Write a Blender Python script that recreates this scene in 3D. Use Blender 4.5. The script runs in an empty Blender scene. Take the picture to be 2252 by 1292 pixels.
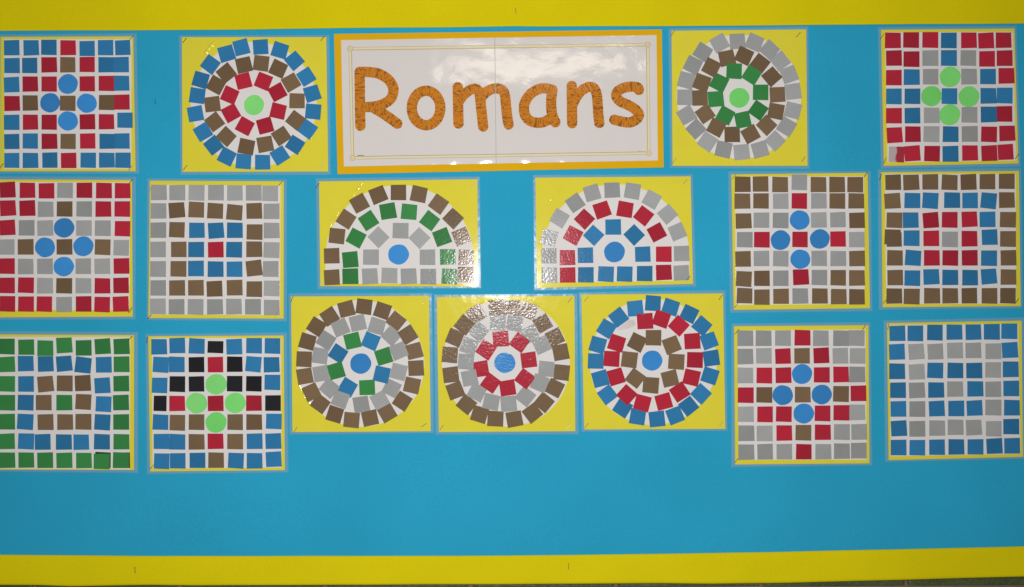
import bpy, bmesh, math, random
import numpy as np
from mathutils import Vector
random.seed(7)
R = math.radians
S = 0.0007                      # metres per unit of the board plan (brick pitch 322 units = 225 mm)
CX, CY = 1126.0, 646.0
D = 1.65                        # camera to board

scene = bpy.context.scene
col = scene.collection

# ------------------------------------------------------------------ camera, light, exposure
cam_d = bpy.data.cameras.new('camera'); cam = bpy.data.objects.new('camera', cam_d); col.objects.link(cam)
cam.location = (0, -D, 0); cam.rotation_euler = (R(90), 0, 0)
cam_d.sensor_width = 36; cam_d.lens = 36 * D / (2252 * S); cam_d.clip_start = .02; cam_d.clip_end = 100
scene.camera = cam
world = bpy.data.worlds.new('World'); scene.world = world; world.use_nodes = True
bg = world.node_tree.nodes['Background']
bg.inputs[0].default_value = (1.0, .96, .92, 1); bg.inputs[1].default_value = .06

fl = bpy.data.lights.new('camera_flash', 'SPOT'); fl.energy = 82; fl.shadow_soft_size = .02; fl.color = (1.0, .955, .945)
fl.spot_size = R(124); fl.spot_blend = 1.0
flo = bpy.data.objects.new('camera_flash', fl); col.objects.link(flo); flo.location = (-.03, -D - .03, .055)
flo.rotation_euler = (Vector((-.10, 0, .03)) - flo.location).to_track_quat('-Z', 'Y').to_euler()
ce = bpy.data.lights.new('ceiling_lamp', 'AREA'); ce.shape = 'RECTANGLE'; ce.size = .78; ce.size_y = .06
ce.energy = 2.3; ce.color = (1.0, .87, .68)
ceo = bpy.data.objects.new('ceiling_lamp', ce); col.objects.link(ceo); ceo.location = (.12, -3.0, 1.06)
ceo.rotation_euler = (Vector((0, 0, 0)) - ceo.location).to_track_quat('-Z', 'Y').to_euler()

vs = scene.view_settings
vs.view_transform = 'Standard'; vs.look = 'None'; vs.exposure = 0; vs.gamma = 1; vs.use_curve_mapping = False
scene.cycles.max_bounces = 6

# ------------------------------------------------------------------ helpers
def P(px, py): return ((px - CX) * S, (CY - py) * S)
def lin(c):
    c /= 255.0
    return c / 12.92 if c <= .04045 else ((c + .055) / 1.055) ** 2.4
WHITE = [lin(v) for v in (206, 197, 195)]
def refl(rgb, k=.78): return tuple(max(.004, min(.86, lin(v) / w * k)) for v, w in zip(rgb, WHITE)) + (1,)

def tag(o, label=None, cat=None, group=None, kind=None):
    if label: o['label'] = label
    if cat: o['category'] = cat
    if group: o['group'] = group
    if kind: o['kind'] = kind
    return o
def link(name, me, mat=None, parent=None, loc=(0, 0, 0), rot=(0, 0, 0), scale=(1, 1, 1)):
    o = bpy.data.objects.new(name, me); col.objects.link(o)
    if parent: o.parent = parent
    o.location = loc; o.rotation_euler = rot; o.scale = scale
    if mat and me is not None and not me.materials: me.materials.append(mat)
    return o
def empty(name, loc, rot=(0, 0, 0)):
    o = bpy.data.objects.new(name, None); col.objects.link(o); o.location = loc; o.rotation_euler = rot
    o.empty_display_size = .02
    return o
def mesh(name, verts, faces, smooth=False):
    me = bpy.data.meshes.new(name); me.from_pydata([tuple(v) for v in verts], [], faces); me.update()
    if smooth:
        for p in me.polygons: p.use_smooth = True
    return me
def slab(name, pts, y0, y1, bev=0.0):
    """flat sheet in the board plane: outline pts (x,z) clockwise as seen from the room, back y0, front y1"""
    n = len(pts); cx = sum(p[0] for p in pts) / n; cz = sum(p[1] for p in pts) / n
    v = [(x, y0, z) for x, z in pts]
    if bev:
        v += [(x, y1 + bev * .6, z) for x, z in pts]
        ins = []
        for x, z in pts:
            L = math.hypot(x - cx, z - cz) or 1; f = 1 - bev * 1.25 / L
            ins.append((cx + (x - cx) * f, y1, cz + (z - cz) * f))
        v += ins
        lv = 2
    else:
        v += [(x, y1, z) for x, z in pts]; lv = 1
    f = []
    for l in range(lv):
        for i in range(n):
            j = (i + 1) % n
            f.append((l * n + i, l * n + j, (l + 1) * n + j, (l + 1) * n + i))
    f.append(tuple(lv * n + i for i in range(n)))
    me = mesh(name, v, f)
    bm = bmesh.new(); bm.from_mesh(me); bmesh.ops.recalc_face_normals(bm, faces=bm.faces)
    # the big front face must look towards the room (-y)
    big = max(bm.faces, key=lambda q: q.calc_area())
    if big.normal.y > 0: bmesh.ops.reverse_faces(bm, faces=bm.faces)
    bm.to_mesh(me); bm.free()
    return me

# ------------------------------------------------------------------ materials
def new_mat(name):
    m = bpy.data.materials.new(name); m.use_nodes = True
    nt = m.node_tree; return m, nt, nt.nodes['Principled BSDF']
def noise(nt, scale, detail=2, rough=.5, vec=None, dist=0):
    n = nt.nodes.new('ShaderNodeTexNoise'); n.inputs['Scale'].default_value = scale
    n.inputs['Detail'].default_value = detail; n.inputs['Roughness'].default_value = rough
    n.inputs['Distortion'].default_value = dist
    if vec is None:
        g = nt.nodes.new('ShaderNodeNewGeometry'); vec = g.outputs['Position']
    nt.links.new(vec, n.inputs['Vector']); return n
def bump(nt, h, dist, strength=1, prev=None):
    b = nt.nodes.new('ShaderNodeBump'); b.inputs['Strength'].default_value = strength; b.inputs['Distance'].default_value = dist
    nt.links.new(h, b.inputs['Height'])
    if prev: nt.links.new(prev, b.inputs['Normal'])
    return b.outputs['Normal']
def vary(nt, bsdf, rgba, amt=.06, s1=700, s2=25, hue=None):
    """fibre-fine and broad unevenness of the paper's own colour"""
    a = noise(nt, s1, 2); b = noise(nt, s2, 2)
    ma = nt.nodes.new('ShaderNodeMath'); ma.operation = 'ADD'
    nt.links.new(a.outputs['Fac'], ma.inputs[0]); nt.links.new(b.outputs['Fac'], ma.inputs[1])
    mr = nt.nodes.new('ShaderNodeMapRange'); mr.inputs[1].default_value = .6; mr.inputs[2].default_value = 1.4
    mr.inputs[3].default_value = 1 - amt; mr.inputs[4].default_value = 1 + amt
    nt.links.new(ma.outputs[0], mr.inputs[0])
    mx = nt.nodes.new('ShaderNodeVectorMath'); mx.operation = 'SCALE'; mx.inputs[0].default_value = rgba[:3]
    nt.links.new(mr.outputs[0], mx.inputs['Scale'])
    nt.links.new(mx.outputs[0], bsdf.inputs['Base Color'])
    return mx.outputs[0]
def paper(name, rgb, rough=.85, amt=.05, fine=0.00006, s1=700, s2=25):
    m, nt, b = new_mat(name); c = refl(rgb); vary(nt, b, c, amt, s1, s2)
    b.inputs['Roughness'].default_value = rough; b.inputs['Specular IOR Level'].default_value = .06
    n = noise(nt, 900, 3); nt.links.new(bump(nt, n.outputs['Fac'], fine), b.inputs['Normal'])
    return m
def laminated(name, rgb, coat_rough=.16, big=(28, .0006), small=(260, .00010), amt=.05, coat=1.0, c=None):
    """paper under clear glossy film: matt colour, film as a coat with its own wrinkles"""
    m, nt, b = new_mat(name); c = c or refl(rgb); vary(nt, b, c, amt)
    b.inputs['Roughness'].default_value = .9; b.inputs['Specular IOR Level'].default_value = .05
    b.inputs['Coat Weight'].default_value = coat; b.inputs['Coat Roughness'].default_value = coat_rough
    b.inputs['Coat IOR'].default_value = 1.5
    n1 = noise(nt, big[0], 2); n2 = noise(nt, small[0], 2, .6)
    nn = bump(nt, n1.outputs['Fac'], big[1]); nn = bump(nt, n2.outputs['Fac'], small[1], prev=nn)
    nt.links.new(nn, b.inputs['Coat Normal'])
    return m

M = {}
M['backing'] = paper('blue_sugar_paper', (42, 150, 184), .9, .09, s1=380, s2=5)
M['strip'] = paper('yellow_border_paper', (211, 189, 1), .75, .06, s1=380, s2=7)
M['card'] = laminated('laminated_yellow_card', (217, 197, 56), .09, (18, .00035), (110, .00004), .035, .5)
M['white'] = laminated('laminated_white_paper', (215, 205, 201), .09, (18, .00035), (200, .00003), .02, .25)
M['orange'] = paper('orange_yellow_mount', (214, 160, 14), .7, .04)
M['sheet'] = laminated('laminated_title_paper', (211, 199, 194), .08, (15, .0012), (260, .00006), .02)
TC = dict(B=(48, 112, 156), R=(169, 39, 55), N=(114, 90, 67), G=(151, 148, 146), E=(56, 122, 64), K=(38, 36, 39), D=(58, 128, 190), L=(122, 212, 108))
TN = dict(B='blue', R='red', N='brown', G='grey', E='green', K='black', D='bright_blue', L='lime')
for k, v in TC.items():
    M[k+'w'] = [laminated('wrinkled_%s_tile' % TN[k], v, .15, (45, .0003), (300, .00020), .06, .27)]
    M[k] = [laminated('laminated_%s_tile' % TN[k], tuple(int(c * f) for c in v), .14, (26, .0003), (300, .00014), .08, .20) for f in (.94, 1.0, 1.05)]
M['cardw'] = laminated('wrinkled_yellow_card', (217, 197, 56), .09, (30, .0004), (120, .00007), .035, .5)
M['seam'] = paper('film_edge', (168, 158, 146))
M['gold'] = laminated('gold_print', (190, 152, 84), .08, (13, .0011), (260, .00005), .1)
M['cream'] = laminated('cream_print', (216, 204, 172), .08, (13, .0011), (260, .00005), .03)
# clear film margin: mostly see-through, slightly milky, glossy
m, nt, b = new_mat('clear_film'); b.inputs['Base Color'].default_value = (.72, .76, .80, 1); b.inputs['Roughness'].default_value = .22
t = nt.nodes.new('ShaderNodeBsdfTransparent'); mx = nt.nodes.new('ShaderNodeMixShader'); mx.inputs[0].default_value = .22
nt.links.new(t.outputs[0], mx.inputs[1]); nt.links.new(b.outputs[0], mx.inputs[2])
nt.links.new(mx.outputs[0], nt.nodes['Material Output'].inputs['Surface'])
n = noise(nt, 60, 2); nt.links.new(bump(nt, n.outputs['Fac'], .0006), b.inputs['Normal'])
M['film'] = m
m = laminated('old_glue', (196, 184, 181), .3, (40, .0001), (300, .00003), .12, .15); M['glue'] = m
# staple wire
m, nt, b = new_mat('staple_steel'); b.inputs['Base Color'].default_value = (.17, .16, .13, 1); b.inputs['Metallic'].default_value = .8; b.inputs['Roughness'].default_value = .42
M['steel'] = m
# tile whose colour has lifted off on one side
m, nt, b = new_mat('peeled_red_tile'); b.inputs['Roughness'].default_value = .9
b.inputs['Coat Weight'].default_value = 1; b.inputs['Coat Roughness'].default_value = .2
tc = nt.nodes.new('ShaderNodeTexCoord'); sx = nt.nodes.new('ShaderNodeSeparateXYZ'); nt.links.new(tc.outputs['Object'], sx.inputs[0])
n = noise(nt, 55, 3, vec=tc.outputs['Object']); ad = nt.nodes.new('ShaderNodeMath'); ad.operation = 'MULTIPLY_ADD'; ad.inputs[1].default_value = .012; ad.inputs[2].default_value = 0
nt.links.new(n.outputs['Fac'], ad.inputs[0]); su = nt.nodes.new('ShaderNodeMath'); su.operation = 'ADD'
nt.links.new(sx.outputs['X'], su.inputs[0]); nt.links.new(ad.outputs[0], su.inputs[1])
mr = nt.nodes.new('ShaderNodeMapRange'); mr.inputs[1].default_value = .0050; mr.inputs[2].default_value = .0068; nt.links.new(su.outputs[0], mr.inputs[0])
n2 = noise(nt, 500, 3); cr = nt.nodes.new('ShaderNodeMix'); cr.data_type = 'RGBA'; cr.inputs['A'].default_value = refl((196, 180, 176)); cr.inputs['B'].default_value = refl((160, 140, 140))
nt.links.new(n2.outputs['Fac'], cr.inputs['Factor'])
c2 = nt.nodes.new('ShaderNodeMix'); c2.data_type = 'RGBA'; c2.inputs['B'].default_value = refl((160, 36, 50))
nt.links.new(mr.outputs[0], c2.inputs['Factor']); nt.links.new(cr.outputs['Result'], c2.inputs['A']); nt.links.new(c2.outputs['Result'], b.inputs['Base Color'])
M['peeled'] = m
# tiger-print lettering: bands across each stroke
m, nt, b = new_mat('tiger_print'); b.inputs['Roughness'].default_value = .9
b.inputs['Coat Weight'].default_value = 1; b.inputs['Coat Roughness'].default_value = .08
at = nt.nodes.new('ShaderNodeAttribute'); at.attribute_name = 'stroke'
mp = nt.nodes.new('ShaderNodeMapping'); mp.inputs['Scale'].default_value = (.125, .026, 1); nt.links.new(at.outputs['Vector'], mp.inputs['Vector'])
n = noise(nt, 1.0, 2, .55, vec=mp.outputs[0], dist=.35)
d1 = nt.nodes.new('ShaderNodeMath'); d1.operation = 'MULTIPLY'; d1.inputs[1].default_value = 5.5; nt.links.new(n.outputs['Fac'], d1.inputs[0])
pp = nt.nodes.new('ShaderNodeMath'); pp.operation = 'PINGPONG'; pp.inputs[1].default_value = .5; nt.links.new(d1.outputs[0], pp.inputs[0])
mr = nt.nodes.new('ShaderNodeMapRange'); mr.inputs[1].default_value = .02; mr.inputs[2].default_value = .19; mr.inputs[3].default_value = 1; mr.inputs[4].default_value = 0
nt.links.new(pp.outputs[0], mr.inputs[0])
sxyz = nt.nodes.new('ShaderNodeSeparateXYZ'); nt.links.new(at.outputs['Vector'], sxyz.inputs[0])
ab = nt.nodes.new('ShaderNodeMath'); ab.operation = 'ABSOLUTE'; nt.links.new(sxyz.outputs['Y'], ab.inputs[0])
ed = nt.nodes.new('ShaderNodeMapRange'); ed.inputs[1].default_value = 1; ed.inputs[2].default_value = 9; ed.inputs[3].default_value = .75; ed.inputs[4].default_value = 1.0
nt.links.new(ab.outputs[0], ed.inputs[0])
mu = nt.nodes.new('ShaderNodeMath'); mu.operation = 'MULTIPLY'; nt.links.new(mr.outputs[0], mu.inputs[0]); nt.links.new(ed.outputs[0], mu.inputs[1])
cm = nt.nodes.new('ShaderNodeMix'); cm.data_type = 'RGBA'; cm.inputs['A'].default_value = refl((197, 116, 18)); cm.inputs['B'].default_value = refl((100, 56, 16))
nt.links.new(mu.outputs[0], cm.inputs['Factor']); nt.links.new(cm.outputs['Result'], b.inputs['Base Color'])
n1 = noise(nt, 13, 2); n2 = noise(nt, 260, 2, .6); nn = bump(nt, n1.outputs['Fac'], .0011); nn = bump(nt, n2.outputs['Fac'], .00006, prev=nn); nt.links.new(nn, b.inputs['Coat Normal'])
M['tiger'] = m
# painted brick + mortar + board edge
m, nt, b = new_mat('green_painted_brick'); vary(nt, b, (.075, .105, .035, 1), .4, 220, 9); b.inputs['Roughness'].default_value = .5
n = noise(nt, 160, 4); nt.links.new(bump(nt, n.outputs['Fac'], .0012), b.inputs['Normal']); M['brick'] = m
m, nt, b = new_mat('mortar'); vary(nt, b, (.22, .14, .11, 1), .2, 400, 30); b.inputs['Roughness'].default_value = .95; M['mortar'] = m
m, nt, b = new_mat('board_fibre'); vary(nt, b, (.10, .05, .022, 1), .2, 500, 30); b.inputs['Roughness'].default_value = .85; M['fibre'] = m

# ------------------------------------------------------------------ setting: wall of bricks, board with blue paper
BACK = .014
wall_pts = [P(-420, 1080), P(2672, 1080), P(2672, 1560), P(-420, 1560)]
wall = link('wall', slab('wall', wall_pts, BACK + .04, BACK + .0035), M['mortar']); tag(wall, kind='structure')
brick_me = []
for v in range(3):
    w, h = 312 * S, 88 * S
    pts = [(-w/2, -h/2 + random.uniform(-.0006, .0006)), (-w/2 + random.uniform(-.001, .001), h/2), (w/2, h/2 + random.uniform(-.0006, .0006)), (w/2, -h/2)]
    me = slab('brick', pts, .012, -.0035, .0022); me.materials.append(M['brick']); brick_me.append(me)
for row, (yc, off) in enumerate(((1252, 68), (1352, 229), (1452, 68))):
    for k in range(-1, 8):
        xx = off + 322 * k + 161; slope = -.004 * (xx - 1126) if xx > 1126 else 0
        x, z = P(xx, yc + slope)
        link('brick', brick_me[(k + row) % 3], parent=wall, loc=(x, BACK, z), rot=(0, R(random.uniform(-.3, .3) - (.2 if xx > 1126 else 0)), 0))

# the board: fibre panel (thing of the setting) covered with blue paper
board = link('display_board', slab('display_board', [P(-400, -75), P(2652, -75), P(2652, 1258), P(-400, 1281)], BACK - .0006, .0012, 0), M['fibre']); tag(board, kind='structure')
def backing_y(x, z):
    return -.0004 * (math.sin(x * 7.3 + z * 3.1) + math.sin(z * 15 + 1.3 + .6 * math.sin(x * 4))) - .0003 * math.sin(x * 13 - z * 21) - .0002 * math.sin(z * 47 + 1.2 * math.sin(x * 3.1))
nx, nz = 150, 90
vv, ff = [], []
for j in range(nz + 1):
    for i in range(nx + 1):
        px = -395 + (2647 + 395) * i / nx; py = -70 + (1250 + 70) * j / nz; x, z = P(px, py)
        vv.append((x, backing_y(x, z), z))
for j in range(nz):
    for i in range(nx):
        a = j * (nx + 1) + i; ff.append((a, a + nx + 1, a + nx + 2, a + 1))
bp = link('backing_paper', mesh('backing_paper', vv, ff, True), M['backing'], board)

# staple: flat wire crown with two legs
def staple_mesh():
    bm = bmesh.new(); L, w, t = 13.5 * S, 1.15 * S, .0005
    for (x0, x1, y0, y1) in ((-L/2, L/2, -t, 0), (-L/2, -L/2 + w, 0, .0016), (L/2 - w, L/2, 0, .0016)):
        vs_ = [bm.verts.new((x, y, z)) for x in (x0, x1) for y in (y0, y1) for z in (-w/2, w/2)]
        for f in ((0,1,3,2), (4,6,7,5), (0,4,5,1), (2,3,7,6), (0,2,6,4), (1,5,7,3)): bm.faces.new([vs_[i] for i in f])
    bmesh.ops.recalc_face_normals(bm, faces=bm.faces)
    me = bpy.data.meshes.new('staple'); bm.to_mesh(me); bm.free(); me.materials.append(M['steel']); return me
STAPLE = staple_mesh()
def staple(px, py, ang, y, parent, origin=(0, 0, 0), s=1):
    x, z = P(px, py)
    return link('staple', STAPLE, parent=parent, loc=(x - origin[0], y - origin[1], z - origin[2]), rot=(R(random.uniform(-8, 8)), R(ang), R(random.uniform(-3, 3))), scale=(s, 1, 1))
st = staple(342, 225, 86, -.0016, board, s=.75)

# yellow border strips, each one curved length of paper
def interp(tab, x):
    for (x0, y0), (x1, y1) in zip(tab, tab[1:]):
        if x <= x1: u = (x - x0) / (x1 - x0); return y0 + (y1 - y0) * u
    return tab[-1][1]
def strip(name, top, bot, prof, label):
    root = empty(name, (0, -.002, P(0, (top[0][1] + bot[0][1]) / 2)[1])); tag(root, label, 'border strip', 'yellow border strips')
    vv, ff = [], []; N = 160; K = len(prof)
    for i in range(N + 1):
        px = -390 + 3032 * i / N; a = interp(top, px); b_ = interp(bot, px)
        for u, d in prof:
            x, z = P(px, a + (b_ - a) * u)
            w = .0004 * math.sin(px * .011 + u * 3) + .0003 * math.sin(px * .027 + 2 + u * 5)
            vv.append((x, -d + w, z - root.location.z))
    for i in range(N):
        for k in range(K - 1):
            a = i * K + k; ff.append((a, a + 1, a + K + 1, a + K))
    me = mesh(name, vv, ff, True); o = link('paper_strip', me, M['strip'], root, loc=(0, .002, 0))
    so = o.modifiers.new('thickness', 'SOLIDIFY'); so.thickness = .0005; so.offset = 0
    return root
flat_top = [(-400, -70), (2700, -70)]
top_edge = [(-400, 71.5), (0, 70), (300, 69), (560, 67), (760, 64), (900, 62.8), (1000, 62), (1090, 60.8), (1137, 59.8), (1175, 60.6), (1300, 60.3), (1500, 59.5), (1700, 58), (1960, 55.8), (2252, 54), (2700, 52)]
prof = [(0, .003), (.5, .003), (.72, .0034), (.88, .0042), (.96, .0052), (.985, .0054), (1, .0051)]
ts = strip('border_strip', flat_top, top_edge, prof, 'bright yellow paper strip along the top edge of the blue board')
bt = [(-400, 1217), (0, 1219.6), (300, 1222), (560, 1222.3), (900, 1222), (1126, 1221.3), (1350, 1219), (1700, 1213.5), (2000, 1207), (2252, 1201), (2700, 1190)]
bb = [(-400, 1288), (0, 1285.8), (90, 1286), (160, 1288.3), (250, 1287), (330, 1285.6), (430, 1287), (620, 1286), (900, 1284.8), (1126, 1284.2), (1300, 1282.6), (1450, 1282), (1560, 1283.2), (1700, 1281.8), (1800, 1279), (2000, 1274), (2252, 1267.2), (2700, 1256)]
prof = [(0, .0028), (.06, .0034), (.3, .0042), (.7, .0048), (.9, .0056), (.965, .0055), (.99, .0042), (1, .0026)]
bs = strip('border_strip', bt, bb, prof, 'bright yellow paper strip along the bottom edge of the blue board')
for root, px, py, a, y in ((ts, 1134, 26, 80, -.0046), (bs, 300, 1252, 86, -.0062), (bs, 1250, 1244, 89, -.0062)):
    staple(px, py, a, y, root, root.location)

# ------------------------------------------------------------------ mosaic panels
def tile_mesh(kind, v):
    rnd = random.Random(kind + str(v)); w = .5
    if kind == 'round':
        pts = []
        for i in range(26):
            a = -2 * math.pi * i / 26; r = .5 * (1 + .018 * math.sin(2 * a + v) + .012 * math.sin(5 * a + 2 * v) + .008 * math.sin(7 * a + v))
            pts.append((r * math.cos(a) * 33 * S, r * math.sin(a) * 33 * S))
        return slab('round_tile', pts, 0, -.0008)
    j = lambda: rnd.uniform(-.016, .016)
    pts = [(-w + j(), -w + j()), (-w + j(), w + j()), (w + j(), w + j()), (w + j(), -w + j())]
    return slab('tile', [(x * 33 * S, z * 33 * S) for x, z in pts], 0, -.0008, .00025)
TM = {}
def tile_data(c, wr=False):
    v = random.randrange(3); mi = 0 if wr else random.choice((0, 1, 1, 2)); key = (c, v, mi, wr)
    if key not in TM:
        me = tile_mesh('round' if c in 'DL' else 'tile', v); me.materials.append(M[c + 'w' if wr else c][mi]); TM[key] = me
    return TM[key]
class Panel:
    def __init__(s, name, org, sc, card, label, tilt=(0, 0), wr=False):
        s.org, s.sc, s.wr = org, sc, wr
        s.pts = [s.p(*q) for q in card]
        cx = sum(q[0] for q in s.pts) / 4; cz = sum(q[1] for q in s.pts) / 4
        s.c = (cx, -.0022, cz); s.n = 0
        s.root = empty(name, s.c, (R(tilt[0]), 0, R(tilt[1])))
        tag(s.root, label, 'mosaic', 'laminated mosaic panels')
        loc = [(x - cx, z - cz) for x, z in s.pts]
        link('backing_card', slab('backing_card', loc, 0, -.0006), M['cardw' if wr else 'card'], s.root)
        # film margin around the card
        n = 4; grow = []
        for (x, z) in loc:
            grow.append((x + math.copysign(random.uniform(5.0, 8.0) * S, x), z + math.copysign(random.uniform(4.5, 7.5) * S, z)))
        v = [(x * .97, -.0003, z * .97) for x, z in loc] + [(x * .985 + gx * .015, -.0004, z * .985 + gz * .015) for (x, z), (gx, gz) in zip(loc, grow)]
        mid = [(x + (gx - x) * .75, -.0003, z + (gz - z) * .75) for (x, z), (gx, gz) in zip(loc, grow)]
        v = [(x * .97, -.00035, z * .97) for x, z in loc] + mid + [(gx, .0006, gz) for gx, gz in grow]
        f = []
        for l in range(2):
            for i in range(4):
                j = (i + 1) % 4; f.append((l * 4 + i, (l + 1) * 4 + i, (l + 1) * 4 + j, l * 4 + j))
        me = mesh('laminate_margin', v, f)
        link('laminate_margin', me, M['film'], s.root)
    def p(s, zx, zy): return P(s.org[0] + zx / s.sc, s.org[1] + zy / s.sc)
    def l(s, zx, zy): x, z = s.p(zx, zy); return (x - s.c[0], z - s.c[2])
    def base(s, zpts):
        return link('base_paper', slab('base_paper', [s.l(*q) for q in zpts], -.0005, -.0010), M['white'], s.root)
    def disc(s, cx, cy, r, wob=.006):
        return s.base([(cx + r * (1 + wob * math.sin(3 * a + cx)) * math.cos(a), cy + r * (1 + wob * math.sin(2 * a + 1)) * math.sin(a)) for a in [2 * math.pi * i / 72 for i in range(72)]])
    def tile(s, c, zx, zy, ang=0, w=124, h=None, under=False, mat=None):
        x, z = s.l(zx, zy); h = h or w; s.n += 1
        me = tile_data(c, s.wr)
        if mat: me = me.copy(); me.materials[0] = mat
        k = 1 / s.sc / 33
        o = link('round_tile' if c in 'DL' else 'tile', me, parent=s.root,
                 loc=(x, -.00098 - (.00001 if under else .00002 + .000012 * (s.n % 41)), z),
                 rot=(0, R(ang), 0) if under else (R(random.gauss(0, .45)), R(ang + random.gauss(0, .5)), R(random.gauss(0, .45))),
                 scale=(w * k * random.uniform(1.02, 1.05), .3 if under else .8, h * k * random.uniform(1.02, 1.05)))
        return o
    def staple(s, zx, zy, ang=-52, sc=1):
        px, py = s.org[0] + zx / s.sc, s.org[1] + zy / s.sc
        return staple(px, py, ang + random.uniform(-5, 5), -.0022 - .0011 - .0009, s.root, s.c, sc)
    def ridge(s, path, w, h):
        """raised fold of the film: rounded cross-section along a path of plan points"""
        v, f = [], []; N = len(path) - 1
        for i, (a, b) in enumerate(path):
            (x0, z0), (x1, z1) = path[max(i - 1, 0)], path[min(i + 1, N)]
            L = math.hypot(x1 - x0, z1 - z0); nx, nz = -(z1 - z0) / L, (x1 - x0) / L
            e = math.sin(math.pi * min(max(i / N, .002), .998)) ** .5 * (.75 + .25 * math.sin(i * 1.3 + w))
            for k in range(7):
                t = -1 + k / 3; x, z = s.l(a + nx * w * t * e, b + nz * w * t * e)
                v.append((x, -.00061 - h * e * (.5 + .5 * math.cos(math.pi * t)), z))
        for i in range(N):
            for k in range(6):
                q = i * 7 + k; f.append((q, q + 1, q + 8, q + 7))
        me = mesh('film_crease', v, f, True)
        bm = bmesh.new(); bm.from_mesh(me); bmesh.ops.recalc_face_normals(bm, faces=bm.faces)
        if sum(q.normal.y * q.calc_area() for q in bm.faces) > 0: bmesh.ops.reverse_faces(bm, faces=bm.faces)
        bm.to_mesh(me); bm.free()
        link('film_crease', me, M['cardw' if s.wr else 'card'], s.root)
    def crease(s, cx, cy, r, a0, a1, w=8, h=.0004):
        s.ridge([(cx + r * (1 + .004 * math.sin(i * .9)) * math.cos(R(a)), cy + r * (1 + .004 * math.sin(i * .9)) * math.sin(R(a))) for i, a in enumerate([a0 + (a1 - a0) * k / 24 for k in range(25)])], w, h)
    def fold(s, a, b, w=10, h=.0004):
        s.ridge([(a[0] + (b[0] - a[0]) * k / 12 + 4 * math.sin(k * .8), a[1] + (b[1] - a[1]) * k / 12) for k in range(13)], w, h)

def grid(pan, size, rows, dsz):
    """rows: 'colours' then 7 x,y[,angle] entries"""
    for cols, ent in rows:
        for c, e in zip(cols, ent.split()):
            q = [float(t) for t in e.split(',')]
            a = q[2] if len(q) > 2 else 0
            if c in 'DL': pan.tile(c, q[0], q[1], a, dsz)
            elif c == 'P': pan.tile('R', q[0], q[1], a, size, mat=M['peeled'])
            else: pan.tile(c, q[0], q[1], a, size)
def ring(pan, c, size, s):
    for i, e in enumerate(s.split()):
        q = [float(t) for t in e.split(',')]
        pan.tile(c, q[0], q[1], q[2], size)
def staples(pan, s):
    for e in s.split():
        q = [float(t) for t in e.split(',')]
        pan.staple(*q)

# --- left column
p = Panel('mosaic_panel', (0, 60), 3.8, [(14, 86), (1120, 83), (1138, 1206), (6, 1206)], 'square mosaic with blue corners, red and brown diamond, blue discs, at upper left', (.25, -.2))
p.base([(42, 106), (1105, 106), (1102, 1186), (44, 1186)])
grid(p, 123, [
 ('BBBRBBB', '108,178 270,178,-1 418,174 578,178 738,185 892,178 1035,178'),
 ('BBRNRBB', '110,326,-1 258,326 420,320 575,320 738,318 895,320 1022,320'),
 ('BRRDRRB', '107,486,-2 262,480,-1 420,480 576,480 738,478 898,475 1025,474'),
 ('RNDNDNR', '110,642 262,638 427,636 575,640 734,640 900,634 1028,632'),
 ('BRRDRRB', '107,800 263,798 420,798 576,788 740,796 898,795 1053,782'),
 ('BBRNRBB', '108,960 262,955 422,958 578,958 742,956 902,958,-1 1026,955,-1'),
 ('BBBRBBB', '107,1117 262,1117 425,1115 582,1118 745,1115 900,1115 1035,1115')], 159)
staples(p, '1110,95 20,1165 1098,1180')

p = Panel('mosaic_panel', (0, 380), 3.916, [(-30, 62), (1140, 65), (1148, 1240), (-30, 1246)], 'square mosaic with red corners, grey band and four blue discs, left edge', (-.2, .2))
p.base([(-12, 84), (1125, 86), (1119, 1182), (-12, 1182)])
grid(p, 129, [
 ('RRRGRRR', '75,150,-3 245,155 410,160 568,155 735,155 902,157 1062,158'),
 ('RRGNGRR', '78,308,-3 245,308,-3 402,318 565,315 733,315 897,316 1060,315'),
 ('RGGDGGR', '75,476,-2 240,478 400,480 560,477 732,480 893,480 1062,484'),
 ('GNDNDNG', '70,643 232,642 397,645 565,642 726,636 892,643 1052,648'),
 ('RGGDGGR', '72,806 232,810 398,808 558,810 727,808 890,808 1055,806'),
 ('RRGNGRR', '73,972 235,970 398,975 563,975 728,975 890,976 1050,972,-2'),
 ('RRRGRRR', '75,1130 235,1132 392,1132 562,1137 730,1132 888,1136 1048,1132,-2')], 166)
staples(p, '1132,80 1130,1185')

p = Panel('mosaic_panel', (0, 720), 3.916, [(-30, 62), (1160, 68), (1158, 1228), (-30, 1224)], 'square mosaic with green outer ring, blue ring and brown centre, lower left', (.2, .15))
p.base([(-12, 84), (1128, 84), (1121, 1222), (-12, 1215)])
p.tile('K', 892, 1142, 2, 131, under=True); p.tile('K', 1056, 1145, 0, 131, under=True)  # black squares added underneath to stand in for shadow at green tile edges
grid(p, 130, [
 ('EEEEEEE', '70,165 237,172 400,180 563,155,-3 730,178 893,165,-3 1055,165,-3'),
 ('EBBBBBE', '73,320,-2 232,312 403,315,-1 562,313,-5 725,325,7 902,322,-2 1055,318,-1'),
 ('EBNNNBE', '72,486 235,488 402,488,-5 567,482 722,480,-4 890,500,-4 1053,485'),
 ('EBNENBE', '73,648 232,648,3 387,648 563,648 727,642,3 900,660,2 1050,648'),
 ('EBNNNBE', '72,812 228,812,2 402,815,-2 570,815 727,812 890,816,2 1052,815'),
 ('EBBBBBE', '70,980,-2 235,980,1 378,986,-1 558,987 707,988 885,985 1052,985'),
 ('EEEEEEE', '72,1143 235,1142 398,1144 563,1145 730,1146 883,1153 1048,1143')], 166)
staples(p, '1130,95')

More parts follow.
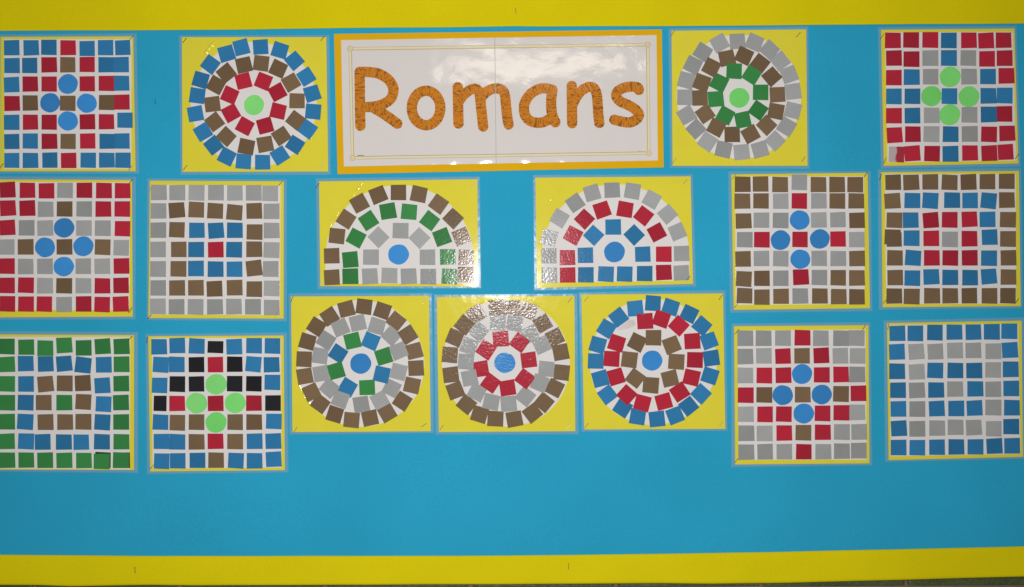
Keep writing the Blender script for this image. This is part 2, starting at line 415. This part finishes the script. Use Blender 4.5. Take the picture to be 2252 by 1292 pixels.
# --- second column
p = Panel('mosaic_panel', (310, 380), 3.8, [(78, 70), (1196, 75), (1196, 1220), (68, 1215)], 'square mosaic with grey outer ring, brown ring, blue ring and single red centre', (-.2, -.25))
p.base([(90, 103), (1170, 113), (1166, 1192), (80, 1186)])
grid(p, 126, [
 ('GGGGGGG', '155,168 310,170 470,170 633,170,1 790,172 948,172 1085,176'),
 ('GNNNNNG', '152,322 305,316,-4 468,312,1 626,322,3 787,334,4 952,322,-3 1097,326'),
 ('GNBBBNG', '152,483 307,480,2 473,484 633,486,-3 790,484 955,498 1097,486'),
 ('GNBRBNG', '150,644 323,644 468,645 632,646 785,645 952,642 1097,648'),
 ('GNBBBNG', '150,806 320,805 467,803 630,808 788,808 952,800,-6 1090,806'),
 ('GNNNNNG', '152,965 310,965 467,964 622,972,-2 790,963 953,974 1098,968'),
 ('GGGGGGG', '148,1118 305,1122 463,1122 625,1122 783,1120 943,1122 1098,1128')], 160)
staples(p, '82,150,-80 1172,92 78,1205 1140,1175')

p = Panel('mosaic_panel', (310, 720), 3.915, [(70, 78), (1232, 72), (1242, 1228), (84, 1240)], 'square mosaic with black tiles, blue corners and four lime green discs', (.2, -.15))
p.base([(100, 94), (1208, 92), (1215, 1206), (106, 1216)])
def grid_skip(pan, size, rows, dsz):
    for cols, ent in rows:
        for c, e in zip(cols, ent.split()):
            if c == '.': continue
            grid(pan, size, [(c, e)], dsz)
grid_skip(p, 129, [
 ('BBB.BBB', '163,168 320,158 487,162,2 0,0 810,168,-2 980,158 1138,160'),
 ('BBKRKBB', '178,322,3 315,320,1 485,322 648,322 813,318 975,318,5 1130,322,-1'),
 ('BKKLKKB', '168,500,2 320,488 485,488 653,490 813,485 978,485 1137,473'),
 ('.RLRLRK', '0,0 318,655 485,652 650,655 817,650 978,652 1143,652'),
 ('BNNLNNB', '175,816,2 320,820 485,815 652,818 817,815 980,815 1150,808'),
 ('BBNRNBB', '185,982,1 320,985,2 485,985 648,980 817,982 985,980 1145,978,-3'),
 ('BBBNBBB', '185,1152,2 322,1148 493,1145,1 652,1143 823,1146,2 983,1148 1148,1135,-2')], 173)
p.tile('K', 648, 170, 0, 130, 100); p.tile('K', 172, 655, 1, 105, 130)
staples(p, '60,110,-80 1180,120 100,1200')

# --- round mosaics, top
p = Panel('mosaic_panel', (390, 60), 3.8, [(45, 90), (1247, 88), (1262, 1208), (48, 1211)], 'round mosaic with blue outer ring, brown ring, red ring and lime disc', (.3, .3))
p.disc(645, 650, 524)
ring(p, 'N', 123, '562,322,-14 706,307,7 848,353,25 954,467,-30 1004,620,1 992,782,37 872,912,-33 738,982,-10 582,1003,12 414,918,42 317,795,-37 300,649,-6 330,489,30 416,388,-38')
ring(p, 'B', 122, '541,174,-15 702,172,-3 862,199,17 983,286,-40 1081,418,-33 1131,559,-17 1139,709,5 1094,857,35 988,987,33 860,1075,-32 717,1132,1 558,1126,5 419,1086,27 308,990,-38 220,880,-32 158,728,-11 174,578,8 202,446,16 283,318,36 418,227,-15')
ring(p, 'R', 122, '558,455,-15 725,459,22 842,548,-28 847,706,14 738,827,-15 570,832,28 453,722,-28 444,573,23')
p.tile('L', 645, 655, 0, 163)
p.fold((215, 260), (320, 110), 22, .0016)
staples(p, '70,118 1218,100 72,1178 1210,1155')

p = Panel('mosaic_panel', (1460, 50), 3.915, [(64, 75), (1222, 62), (1232, 1235), (72, 1236)], 'round mosaic with grey outer ring, brown ring, green ring and lime disc', (-.3, .25))
p.disc(645, 642, 535)
ring(p, 'G', 129, '477,182,-28 630,166,-3 777,176,24 906,240,42 998,335,-39 1075,452,-22 1109,598,-7 1107,761,15 1052,901,31 953,1022,44 824,1097,-15 665,1119,-5 510,1096,12 371,1030,34 273,921,-42 193,801,-30 178,648,0 190,502,15 247,371,25 332,260,31')
ring(p, 'N', 128, '540,311,-12 687,291,24 825,356,38 924,470,-41 973,625,-3 961,768,10 880,888,43 742,965,-28 584,967,-2 447,908,27 351,790,-35 307,653,-3 324,522,19 405,390,27')
ring(p, 'E', 128, '601,422,2 752,457,33 829,605,0 807,760,36 675,841,-12 525,804,28 444,663,-5 473,522,26')
p.tile('L', 645, 652, 0, 168)
staples(p, '72,100 1152,110 85,1195 1195,1180')

# --- right columns
p = Panel('mosaic_panel', (1920, 50), 3.915, [(62, 68), (1210, 56), (1246, 1215), (88, 1236)], 'square mosaic with red corners, grey tiles, blue cross and four lime discs', (.2, .25))
p.base([(95, 90), (1195, 84), (1226, 1190), (120, 1206)])
grid(p, 130, [
 ('RRRBRRR', '163,160 320,156 485,155 645,160 817,158 965,160,-3 1115,157'),
 ('RRGBGRR', '173,312,-1 323,320 486,312 645,310 812,310 974,318 1125,312'),
 ('RBGLGBR', '172,480 325,475 488,472 655,472 818,470 982,470 1140,463,-2'),
 ('BBLBLBB', '172,640 332,640 494,638 650,638 817,642 985,635 1125,632'),
 ('RBGLGBR', '173,807 332,806 497,803 652,798 822,798 988,795 1122,790'),
 ('RRGBGRR', '178,973,-3 335,965 495,964 660,965 825,963 992,965 1148,957,-2'),
 ('PRRBRRR', '195,1138 332,1130,-3 502,1132 660,1133,-2 828,1126 995,1128,-2 1135,1118,-2')], 173)
staples(p, '70,125 1160,108 95,1190,-70 1230,1155')

p = Panel('mosaic_panel', (1590, 365), 3.856, [(68, 76), (1222, 62), (1241, 1208), (87, 1221)], 'square mosaic with brown corners, grey diamond, red cross and four blue discs', (-.15, .3))
p.base([(98, 95), (1190, 92), (1197, 1172), (106, 1180)])
grid(p, 127, [
 ('NNNGNNN', '163,160 315,158 480,162 643,142 805,162 963,162 1117,162'),
 ('NNGRGNN', '160,302 318,300 485,302 643,300 808,300 965,300 1125,300'),
 ('NGGDGGN', '170,470 322,464 484,465 645,462 808,462 970,460 1132,465'),
 ('GRDRDRG', '180,628 325,628 482,632 648,626 815,622 970,622,-2 1130,628'),
 ('NGGDGGN', '166,792 322,788 485,788 650,793 810,786 972,788 1132,788'),
 ('NNGRGNN', '172,960,3 325,955,-1 485,955 655,945,-2 812,948 972,950 1130,952'),
 ('NNNGNNN', '178,1102,2 326,1115 488,1108 650,1105 816,1105 976,1110 1130,1112')], 161)
staples(p, '88,95 1205,75 105,1185 1170,1130')

p = Panel('mosaic_panel', (1920, 360), 3.8, [(64, 75), (1209, 65), (1226, 1192), (77, 1201)], 'square mosaic with brown outer ring, blue ring, red ring and grey centre', (.15, -.3))
p.base([(95, 90), (1183, 88), (1187, 1172), (107, 1174)])
p.tile('N', 172, 636, 0, 120, under=True)
grid(p, 126, [
 ('NNNNNNN', '163,160 312,160,-2 472,157 632,160,3 790,158,-1 947,155 1108,152'),
 ('NBBBBBN', '157,315,-3 322,312 472,312,3 653,309 803,312 957,313,5 1108,308'),
 ('NBRRRBN', '173,475 308,475 476,476,-4 633,472 797,468,-2 948,470 1118,472,2'),
 ('NBRGRBN', '158,617,3 316,625 480,628 635,635 797,630 965,617,-2 1118,632,-1'),
 ('NBRRRBN', '177,790 328,790,5 484,790 638,790 800,790 960,792 1122,790'),
 ('NBBBBBN', '180,955 322,958 480,948,-3 637,953 803,955 960,945,-4 1122,950'),
 ('NNNNNNN', '172,1108 318,1112,2 487,1106 638,1106 798,1106 965,1106 1118,1105')], 160)
staples(p, '55,115,-70 1190,1150 95,1150')

p = Panel('mosaic_panel', (1595, 700), 3.8, [(70, 68), (1190, 60), (1201, 1212), (80, 1221)], 'square mosaic with grey corners, red diamond, brown cross and four blue discs', (.25, .2))
p.base([(100, 103), (1166, 95), (1177, 1181), (108, 1183)])
grid(p, 126, [
 ('GGGRGGG', '163,168 315,168 477,166 640,164 793,168 962,168 1092,166'),
 ('GGRNRGG', '163,320 318,315 478,318,-2 637,315 798,312,-2 957,315 1100,315'),
 ('GRRDRRG', '163,478 322,478 482,477 636,466 802,474 962,470 1097,470'),
 ('RNDNDNR', '167,642 322,640 475,642 642,638 800,637 962,632 1108,628'),
 ('GRRDRRG', '168,802 328,802 485,800 650,795 808,794 966,790 1098,786'),
 ('GGRNRGG', '172,960 325,962 488,958 648,955 810,952 970,950 1115,950'),
 ('GGGRGGG', '172,1118 330,1115 490,1115 652,1115 815,1115 970,1110 1112,1106')], 162)
staples(p, '92,112 1150,80 90,1185')

p = Panel('mosaic_panel', (1930, 690), 3.8, [(75, 80), (1196, 60), (1206, 1195), (88, 1222)], 'square mosaic of only blue and grey concentric rings, at lower right', (-.2, -.2))
p.base([(92, 98), (1166, 84), (1186, 1170), (106, 1190)])
grid(p, 126, [
 ('BBBBBBB', '160,165,-2 310,165 473,158 635,155 793,155,-1 947,152,-1 1093,148'),
 ('BGGGGGB', '157,320,-2 318,318,-4 477,318,-2 640,308,-2 793,308 960,315 1098,305,-2'),
 ('BGBBBGB', '157,482 322,486,-3 475,474 642,475 800,475,-2 957,470 1103,465'),
 ('BGBGBGB', '165,640 322,640,-2 482,638 640,630 808,628 958,632 1108,625'),
 ('BGBBBGB', '168,796,-1 325,796 487,792,-3 650,792 802,788,-2 958,783 1112,785'),
 ('BGGGGGB', '172,958,-2 325,962 490,955 643,948 795,950,-2 962,960 1108,943'),
 ('BBBBBBB', '170,1118 325,1118 490,1115 650,1112 810,1112 968,1105,-2 1115,1103')], 160)
staples(p, '82,110,-80')

# --- arches
def arch(cx, cy, rx, ry, x0, x1, yb0, yb1):
    pts = [(x0, yb0)]
    for i in range(41):
        a = math.pi * (1 - i / 40); pts.append((cx + rx * math.cos(a), cy - ry * math.sin(a)))
    return pts + [(x1, yb1)]
p = Panel('mosaic_panel', (690, 380), 4.785, [(60, 96), (1722, 72), (1730, 1198), (74, 1195)], 'arch mosaic with brown outer arch, green arch, grey arch and blue disc', (-.1, .3))
p.base(arch(905, 890, 775, 755, 128, 1690, 1168, 1168))
ring(p, 'N', 158, '195,878,-2 250,670,7 345,493,33 485,325,-30 682,238,-22 895,213,0 1108,230,12 1315,333,35 1468,485,43 1555,675,-22 1607,895,2 1600,1075,2 197,1104,-2')
ring(p, 'E', 159, '389,917,-5 390,1092,-2 450,690,27 580,507,-34 785,408,-11 1006,415,5 1222,508,38 1352,680,-21 1412,888,-2 1430,1093,2')
ring(p, 'G', 159, '607,892,1 685,682,45 917,613,1 1115,690,43 1200,893,1 595,1092,-3 800,1085,2 1002,1092,-3 1208,1095,1')
p.tile('D', 895, 863, 0, 210)
p.crease(905, 890, 792, 192, 236, 12, .0006); p.fold((385, 285), (540, 90), 18, .0008)
staples(p, '45,140 1675,135 88,1155 1665,1145')

p = Panel('mosaic_panel', (1160, 370), 4.613, [(80, 100), (1650, 88), (1676, 1175), (98, 1216)], 'arch mosaic with grey outer arch, red arch, blue arch and blue disc', (.1, -.3))
p.base(arch(893, 880, 745, 712, 150, 1640, 1164, 1142))
ring(p, 'G', 151, '222,1088,-1 218,893,1 220,710,15 325,510,30 483,355,-35 655,255,-15 857,227,-2 1063,236,9 1258,323,30 1418,470,-40 1518,648,-22 1560,868,-2 1558,1065,-2')
ring(p, 'R', 151, '405,910,-1 408,1087,-1 462,685,27 577,520,43 755,427,-19 988,422,10 1175,488,38 1310,655,-28 1380,875,0 1380,1060,-2')
ring(p, 'B', 151, '588,887,-1 592,1085,0 670,685,43 868,600,-2 1080,680,45 1167,875,-2 795,1076,2 985,1077,2 1187,1072,1')
p.tile('D', 880, 853, 0, 202)
p.fold((230, 330), (400, 130), 26, .0007)
staples(p, '75,125 1597,138 115,1182 1625,1118')

# --- lower round mosaics
p = Panel('mosaic_panel', (630, 630), 3.8, [(42, 86), (1191, 80), (1206, 1210), (55, 1216)], 'round mosaic with brown and grey rings and alternating green and blue centre', (-.2, .35))
p.disc(622, 645, 530)
ring(p, 'N', 124, '505,190,-14 652,170,6 805,205,20 918,292,40 1018,405,-31 1070,540,-15 1085,683,-3 1052,828,13 970,960,33 845,1058,-30 702,1100,-12 548,1115,4 408,1068,18 287,980,38 213,883,-25 158,750,-10 152,608,2 180,462,16 255,338,33 365,252,-32')
ring(p, 'G', 125, '600,307,-12 758,333,17 878,415,42 940,540,-22 940,715,15 882,852,28 782,950,-28 628,985,-10 455,945,20 362,850,39 293,728,-10 285,580,8 335,452,32 455,345,-25')
ring(p, 'E', 124, '555,455,-15 815,585,-18 678,845,-2 420,705,-17'); ring(p, 'B', 124, '708,458,22 800,737,14 515,843,30 435,562,33')
p.tile('D', 623, 645, 0, 166)
p.crease(622, 645, 542, 112, 168, 9); p.fold((1060, 95), (1150, 150), 12, .0003)
staples(p, '50,110,-70 1145,115 1150,1158,-38 80,1195')

p = Panel('mosaic_panel', (945, 630), 3.8, [(61, 90), (1208, 80), (1216, 1210), (78, 1216)], 'round mosaic, shiniest and most wrinkled, brown and grey rings with red centre', (.3, .1), wr=True)
p.disc(640, 642, 532)
ring(p, 'N', 126, '560,178,-5 692,180,3 828,205,20 945,310,-28 1045,425,-25 1095,550,-12 1103,720,6 1045,850,27 955,970,40 858,1058,-37 708,1108,-10 550,1105,3 418,1070,17 308,985,37 215,870,-20 178,738,-7 170,572,5 212,428,20 290,322,38 390,232,-30')
ring(p, 'G', 126, '570,305,2 710,310,10 840,400,-25 938,490,-25 975,690,5 920,808,22 800,920,38 660,980,-5 515,965,12 395,885,28 335,765,-12 305,630,5 330,500,20 410,378,38')
ring(p, 'R', 126, '595,440,-3 750,470,38 828,615,-7 795,772,38 652,848,-8 510,808,36 428,690,-8 472,530,33')
p.tile('D', 628, 638, 0, 168)
p.crease(640, 642, 552, 288, 358, 11, .0005); p.crease(640, 642, 545, 218, 272, 9, .0003); p.crease(640, 642, 545, 165, 205, 8, .0004); p.fold((820, 85), (910, 165), 10, .0003)
staples(p, '72,120 1170,115 100,1180 1160,1175,-40')

p = Panel('mosaic_panel', (1265, 630), 3.8, [(51, 70), (1231, 60), (1251, 1190), (74, 1196)], 'round mosaic with blue outer ring, gapped red ring, brown ring and blue disc', (.25, -.35))
p.disc(648, 632, 528)
ring(p, 'B', 125, '500,185,-6 648,142,4 795,175,18 950,232,27 1055,330,40 1115,455,-20 1135,600,-8 1123,748,18 1048,897,42 945,1000,-38 832,1078,-22 682,1108,-6 520,1090,10 395,1015,32 268,905,-36 210,772,-15 170,625,2 188,490,16 260,355,33 360,258,-37')
ring(p, 'R', 126, '582,292,-3 718,275,20 862,330,42 975,458,-4 998,615,2 970,762,14 870,882,-35 738,962,-15 560,975,16 430,905,41 340,755,-17 303,605,4 345,475,18')
ring(p, 'N', 126, '652,430,1 803,490,-22 843,630,4 790,770,-14 630,825,4 500,768,38 452,613,8 515,468,26')
gp = [(430 + 68 * (1 + .25 * math.sin(3 * a)) * math.cos(a) - 18 * math.sin(a), 322 + 46 * (1 + .2 * math.sin(2 * a + 1)) * math.sin(a) - 22 * math.cos(a)) for a in [2 * math.pi * i / 20 for i in range(20)]]
gm = link('glue_mark', slab('glue_mark', [p.l(*q) for q in gp], -.0010, -.00106), M['glue'], p.root); gm['label'] = 'grey smudge where a red tile is missing'
p.tile('D', 640, 620, 0, 164)
staples(p, '90,108 1210,92 92,1165 1215,1145')

# ------------------------------------------------------------------ title sign
T0 = P(1097, 225)
sign = empty('title_sign', (T0[0], -.002, T0[1]))
tag(sign, 'white laminated title sheet on orange yellow mount reading Romans in tiger print letters', 'sign')
def sl(px, py): x, z = P(px, py); return (x - T0[0], z - T0[1])
def sheet_y(px, py):
    """gentle lie of the laminated sheet: bow, seam ripple, lower edge curling back onto the mount"""
    u = (px - 752) / 693
    yt = 90 - 11 * u; yb = 367 - 13 * u
    v = (py - yt) / (yb - yt)
    y = -.0016 - .0010 * math.sin(math.pi * min(max(v, 0), 1)) - .0004 * math.sin(px * .021 + 1.1) * v
    d = max(0, v - .955) / .045
    k = max(0, math.sin(px * .047 + 1.0)) * max(0, math.sin(px * .119 + .4)) + max(0, math.sin(px * .083)) ** 3
    y += .00062 * d * d * min(1, .15 + .8 * k)
    return y
link('mount', slab('mount', [sl(735, 76), sl(1455, 66), sl(1459, 369), sl(743, 384)], .0004, -.0004), M['orange'], sign)
def quad_sheet(name, c, mat, dy=0, nx=40, nz=30, parent=sign):
    (ax, ay), (bx, by), (cx_, cy_), (dx, dy_) = c   # TL TR BR BL
    v, f = [], []
    for j in range(nz + 1):
        w = j / nz; w = 1 - (1 - w) ** 1.6 if nz > 4 else w
        for i in range(nx + 1):
            u = i / nx
            px = (ax * (1-u) + bx * u) * (1-w) + (dx * (1-u) + cx_ * u) * w
            py = (ay * (1-u) + by * u) * (1-w) + (dy_ * (1-u) + cy_ * u) * w
            x, z = sl(px, py); v.append((x, sheet_y(px, py) - dy, z))
    for j in range(nz):
        for i in range(nx):
            a = j * (nx + 1) + i; f.append((a, a + nx + 1, a + nx + 2, a + 1))
    return link(name, mesh(name, v, f, True), mat, parent)
quad_sheet('title_sheet', [(751, 90), (1089, 84.6), (1092, 360.6), (757, 367)], M['sheet'])
quad_sheet('title_sheet', [(1088, 84.6), (1443, 79), (1446, 354), (1091, 360.6)], M['sheet'], .00018)
# printed frame: pale band between two gold lines, rosettes at the corners
C4 = [(771, 109), (1424, 100), (1426, 338), (776, 348.5)]
def band(a, b, off, w, mat, dy, name):
    dx, dy2 = b[0] - a[0], b[1] - a[1]; L = math.hypot(dx, dy2); nx_, ny_ = -dy2 / L, dx / L
    q = [(a[0] + nx_ * (off - w/2), a[1] + ny_ * (off - w/2)), (b[0] + nx_ * (off - w/2), b[1] + ny_ * (off - w/2)), (b[0] + nx_ * (off + w/2), b[1] + ny_ * (off + w/2)), (a[0] + nx_ * (off + w/2), a[1] + ny_ * (off + w/2))]
    return quad_sheet(name, q, mat, dy, 48, 1)
for i in range(4):
    a, b = C4[i], C4[(i + 1) % 4]
    band(a, b, 0, 6, M['cream'], .00026, 'frame_band')
    band(a, b, 2.9, 1.5, M['gold'], .00030, 'frame_line'); band(a, b, -2.9, .9, M['gold'], .00030, 'frame_line')
for (cx_, cy_) in C4:
    for r0, r1, mt, dy in ((0, 6.5, 'cream', .00034), (5.0, 6.3, 'gold', .00037), (2.0, 2.9, 'gold', .00037)):
        v, f = [], []; N = 20
        for i in range(N):
            a = 2 * math.pi * i / N
            for r in (r0, r1):
                px, py = cx_ + r * math.cos(a), cy_ + r * math.sin(a); x, z = sl(px, py); v.append((x, sheet_y(px, py) - dy, z))
        for i in range(N):
            j = (i + 1) % N; f.append((2*i, 2*i+1, 2*j+1, 2*j))
        link('corner_rosette', mesh('corner_rosette', v, f), M[mt], sign)
quad_sheet('sheet_seam', [(1087.6, 85), (1088.8, 85), (1091.8, 360.4), (1090.6, 360.4)], M['seam'], .00062, 1, 24)

# lettering: strokes of even width with round ends, grown from their centre lines
def smooth_path(pts, closed=False):
    out = []; n = len(pts)
    for i in range(n if closed else n - 1):
        g = lambda k: pts[k % n] if closed else pts[min(max(k, 0), n - 1)]
        p0, p1, p2, p3 = (np.array(g(k), float) for k in (i - 1, i, i + 1, i + 2))
        for t in np.linspace(0, 1, 8, endpoint=False):
            out.append(.5 * (2*p1 + (p2-p0)*t + (2*p0-5*p1+4*p2-p3)*t*t + (3*p1-p0-3*p2+p3)*t**3))
    out.append(np.array(pts[0] if closed else pts[-1], float))
    return np.array(out)
ZA = lambda L: [(760 + x / 6.434, 130 + y / 6.434) for x, y in L]
ZB = lambda L: [(1090 + x / 6.434, 130 + y / 6.434) for x, y in L]
ell = [(1143 + 201 * math.cos(a), 703 + 243 * math.sin(a)) for a in [2 * math.pi * i / 16 for i in range(16)]]
LETTERS = [
 [(ZA([(205, 195), (207, 400), (210, 700), (216, 953)]), 0), (ZA([(205, 193), (330, 195), (470, 217), (600, 292), (672, 395), (680, 480), (640, 578), (530, 650), (400, 682), (215, 695)]), 0), (ZA([(380, 690), (520, 770), (640, 852), (737, 924)]), 0)],
 [(ZA(ell), 1)],
 [(ZA([(1590, 410), (1594, 650), (1600, 922)]), 0), (ZA([(1600, 610), (1680, 510), (1770, 447), (1840, 432), (1892, 475), (1905, 560), (1926, 760), (1948, 963)]), 0), (ZB([(-210, 565), (-133, 480), (-43, 433), (30, 428), (100, 457), (133, 530), (150, 700), (168, 850), (184, 934)]), 0)],
 [(ZB([(803, 448), (700, 426), (600, 440), (500, 500), (430, 590), (400, 690), (415, 800), (480, 880), (580, 911), (680, 900), (775, 850)]), 0), (ZB([(803, 450), (785, 580), (786, 700), (800, 800), (843, 905)]), 0)],
 [(ZB([(1075, 392), (1077, 650), (1080, 918)]), 0), (ZB([(1085, 660), (1130, 565), (1200, 470), (1280, 417), (1340, 405), (1400, 440), (1430, 530), (1440, 650), (1450, 800), (1464, 913)]), 0)],
 [(ZB([(2022, 448), (2000, 412), (1900, 402), (1800, 422), (1722, 470), (1704, 540), (1760, 610), (1870, 660), (1970, 722), (2022, 795), (1990, 860), (1900, 904), (1800, 898), (1676, 868)]), 0)],
]
RAD = 11.4; H = 1.0
rng = np.random.default_rng(3)
for li, strokes in enumerate(LETTERS):
    segs = []
    for si, (pts, closed) in enumerate(strokes):
        q = smooth_path(pts, closed); dl = np.r_[0, np.cumsum(np.hypot(*np.diff(q, axis=0).T))]
        for k in range(len(q) - 1): segs.append((q[k], q[k + 1], dl[k] + 300 * si + 1000 * li))
    allp = np.array([s[0] for s in segs] + [s[1] for s in segs]); x0, y0 = allp.min(0) - RAD - 3; x1, y1 = allp.max(0) + RAD + 3
    gx = np.arange(x0, x1 + H, H); gy = np.arange(y0, y1 + H, H); X, Y = np.meshgrid(gx, gy)
    best = np.full(X.shape, 1e9); al = np.zeros(X.shape); ac = np.zeros(X.shape)
    for a, b, l0 in segs:
        d = b - a; L2 = d @ d
        if L2 < 1e-9: continue
        t = np.clip(((X - a[0]) * d[0] + (Y - a[1]) * d[1]) / L2, 0, 1)
        ddx, ddy = X - a[0] - t * d[0], Y - a[1] - t * d[1]; dist = np.hypot(ddx, ddy); L = math.sqrt(L2)
        side = np.sign(d[0] * ddy - d[1] * ddx); mk = dist < best
        over = ((X - a[0]) * d[0] + (Y - a[1]) * d[1]) / L - t * L      # run past the ends so caps keep their bands
        best[mk] = dist[mk]; al[mk] = (l0 + t * L + over)[mk]; ac[mk] = (side * dist)[mk]
    F = best - RAD + .35 * np.sin(al * 2.1 + np.sin(al * .7) * 2) * .6 + rng.normal(0, .12, best.shape)
    verts, attrs, faces, ids = [], [], [], {}
    def vid(key, px, py, A, C):
        if key not in ids:
            ids[key] = len(verts); x, z = sl(px, py)
            verts.append((x, sheet_y(px, py) - (.00042), z)); attrs.append((A, C, 0.0))
        return ids[key]
    ny_, nx_ = F.shape
    for j in range(ny_ - 1):
        for i in range(nx_ - 1):
            cs = [(j, i), (j, i + 1), (j + 1, i + 1), (j + 1, i)]; fv = [F[c] for c in cs]
            if min(fv) >= 0: continue
            poly = []
            for k in range(4):
                c, e = cs[k], cs[(k + 1) % 4]; f0, f1 = fv[k], fv[(k + 1) % 4]
                if f0 < 0: poly.append(vid(c, X[c], Y[c], al[c], ac[c]))
                if (f0 < 0) != (f1 < 0):
                    t = f0 / (f0 - f1); inn = c if f0 < 0 else e
                    poly.append(vid((min(c, e), max(c, e)), X[c] + (X[e] - X[c]) * t, Y[c] + (Y[e] - Y[c]) * t, al[inn], ac[inn]))
            if len(poly) >= 3: faces.append(tuple(reversed(poly)))
    me = mesh('letter', verts, faces)
    at = me.attributes.new('stroke', 'FLOAT_VECTOR', 'POINT'); at.data.foreach_set('vector', np.array(attrs, np.float32).ravel())
    o = link('letter', me, M['tiger'], sign)
    o['label'] = 'tiger print letter ' + 'Romans'[li]
for px, py in ((794, 343.5), (1408, 334)):
    staple(px, py, -1 + 4 * (px > 1000), -.0054, sign, sign.location)
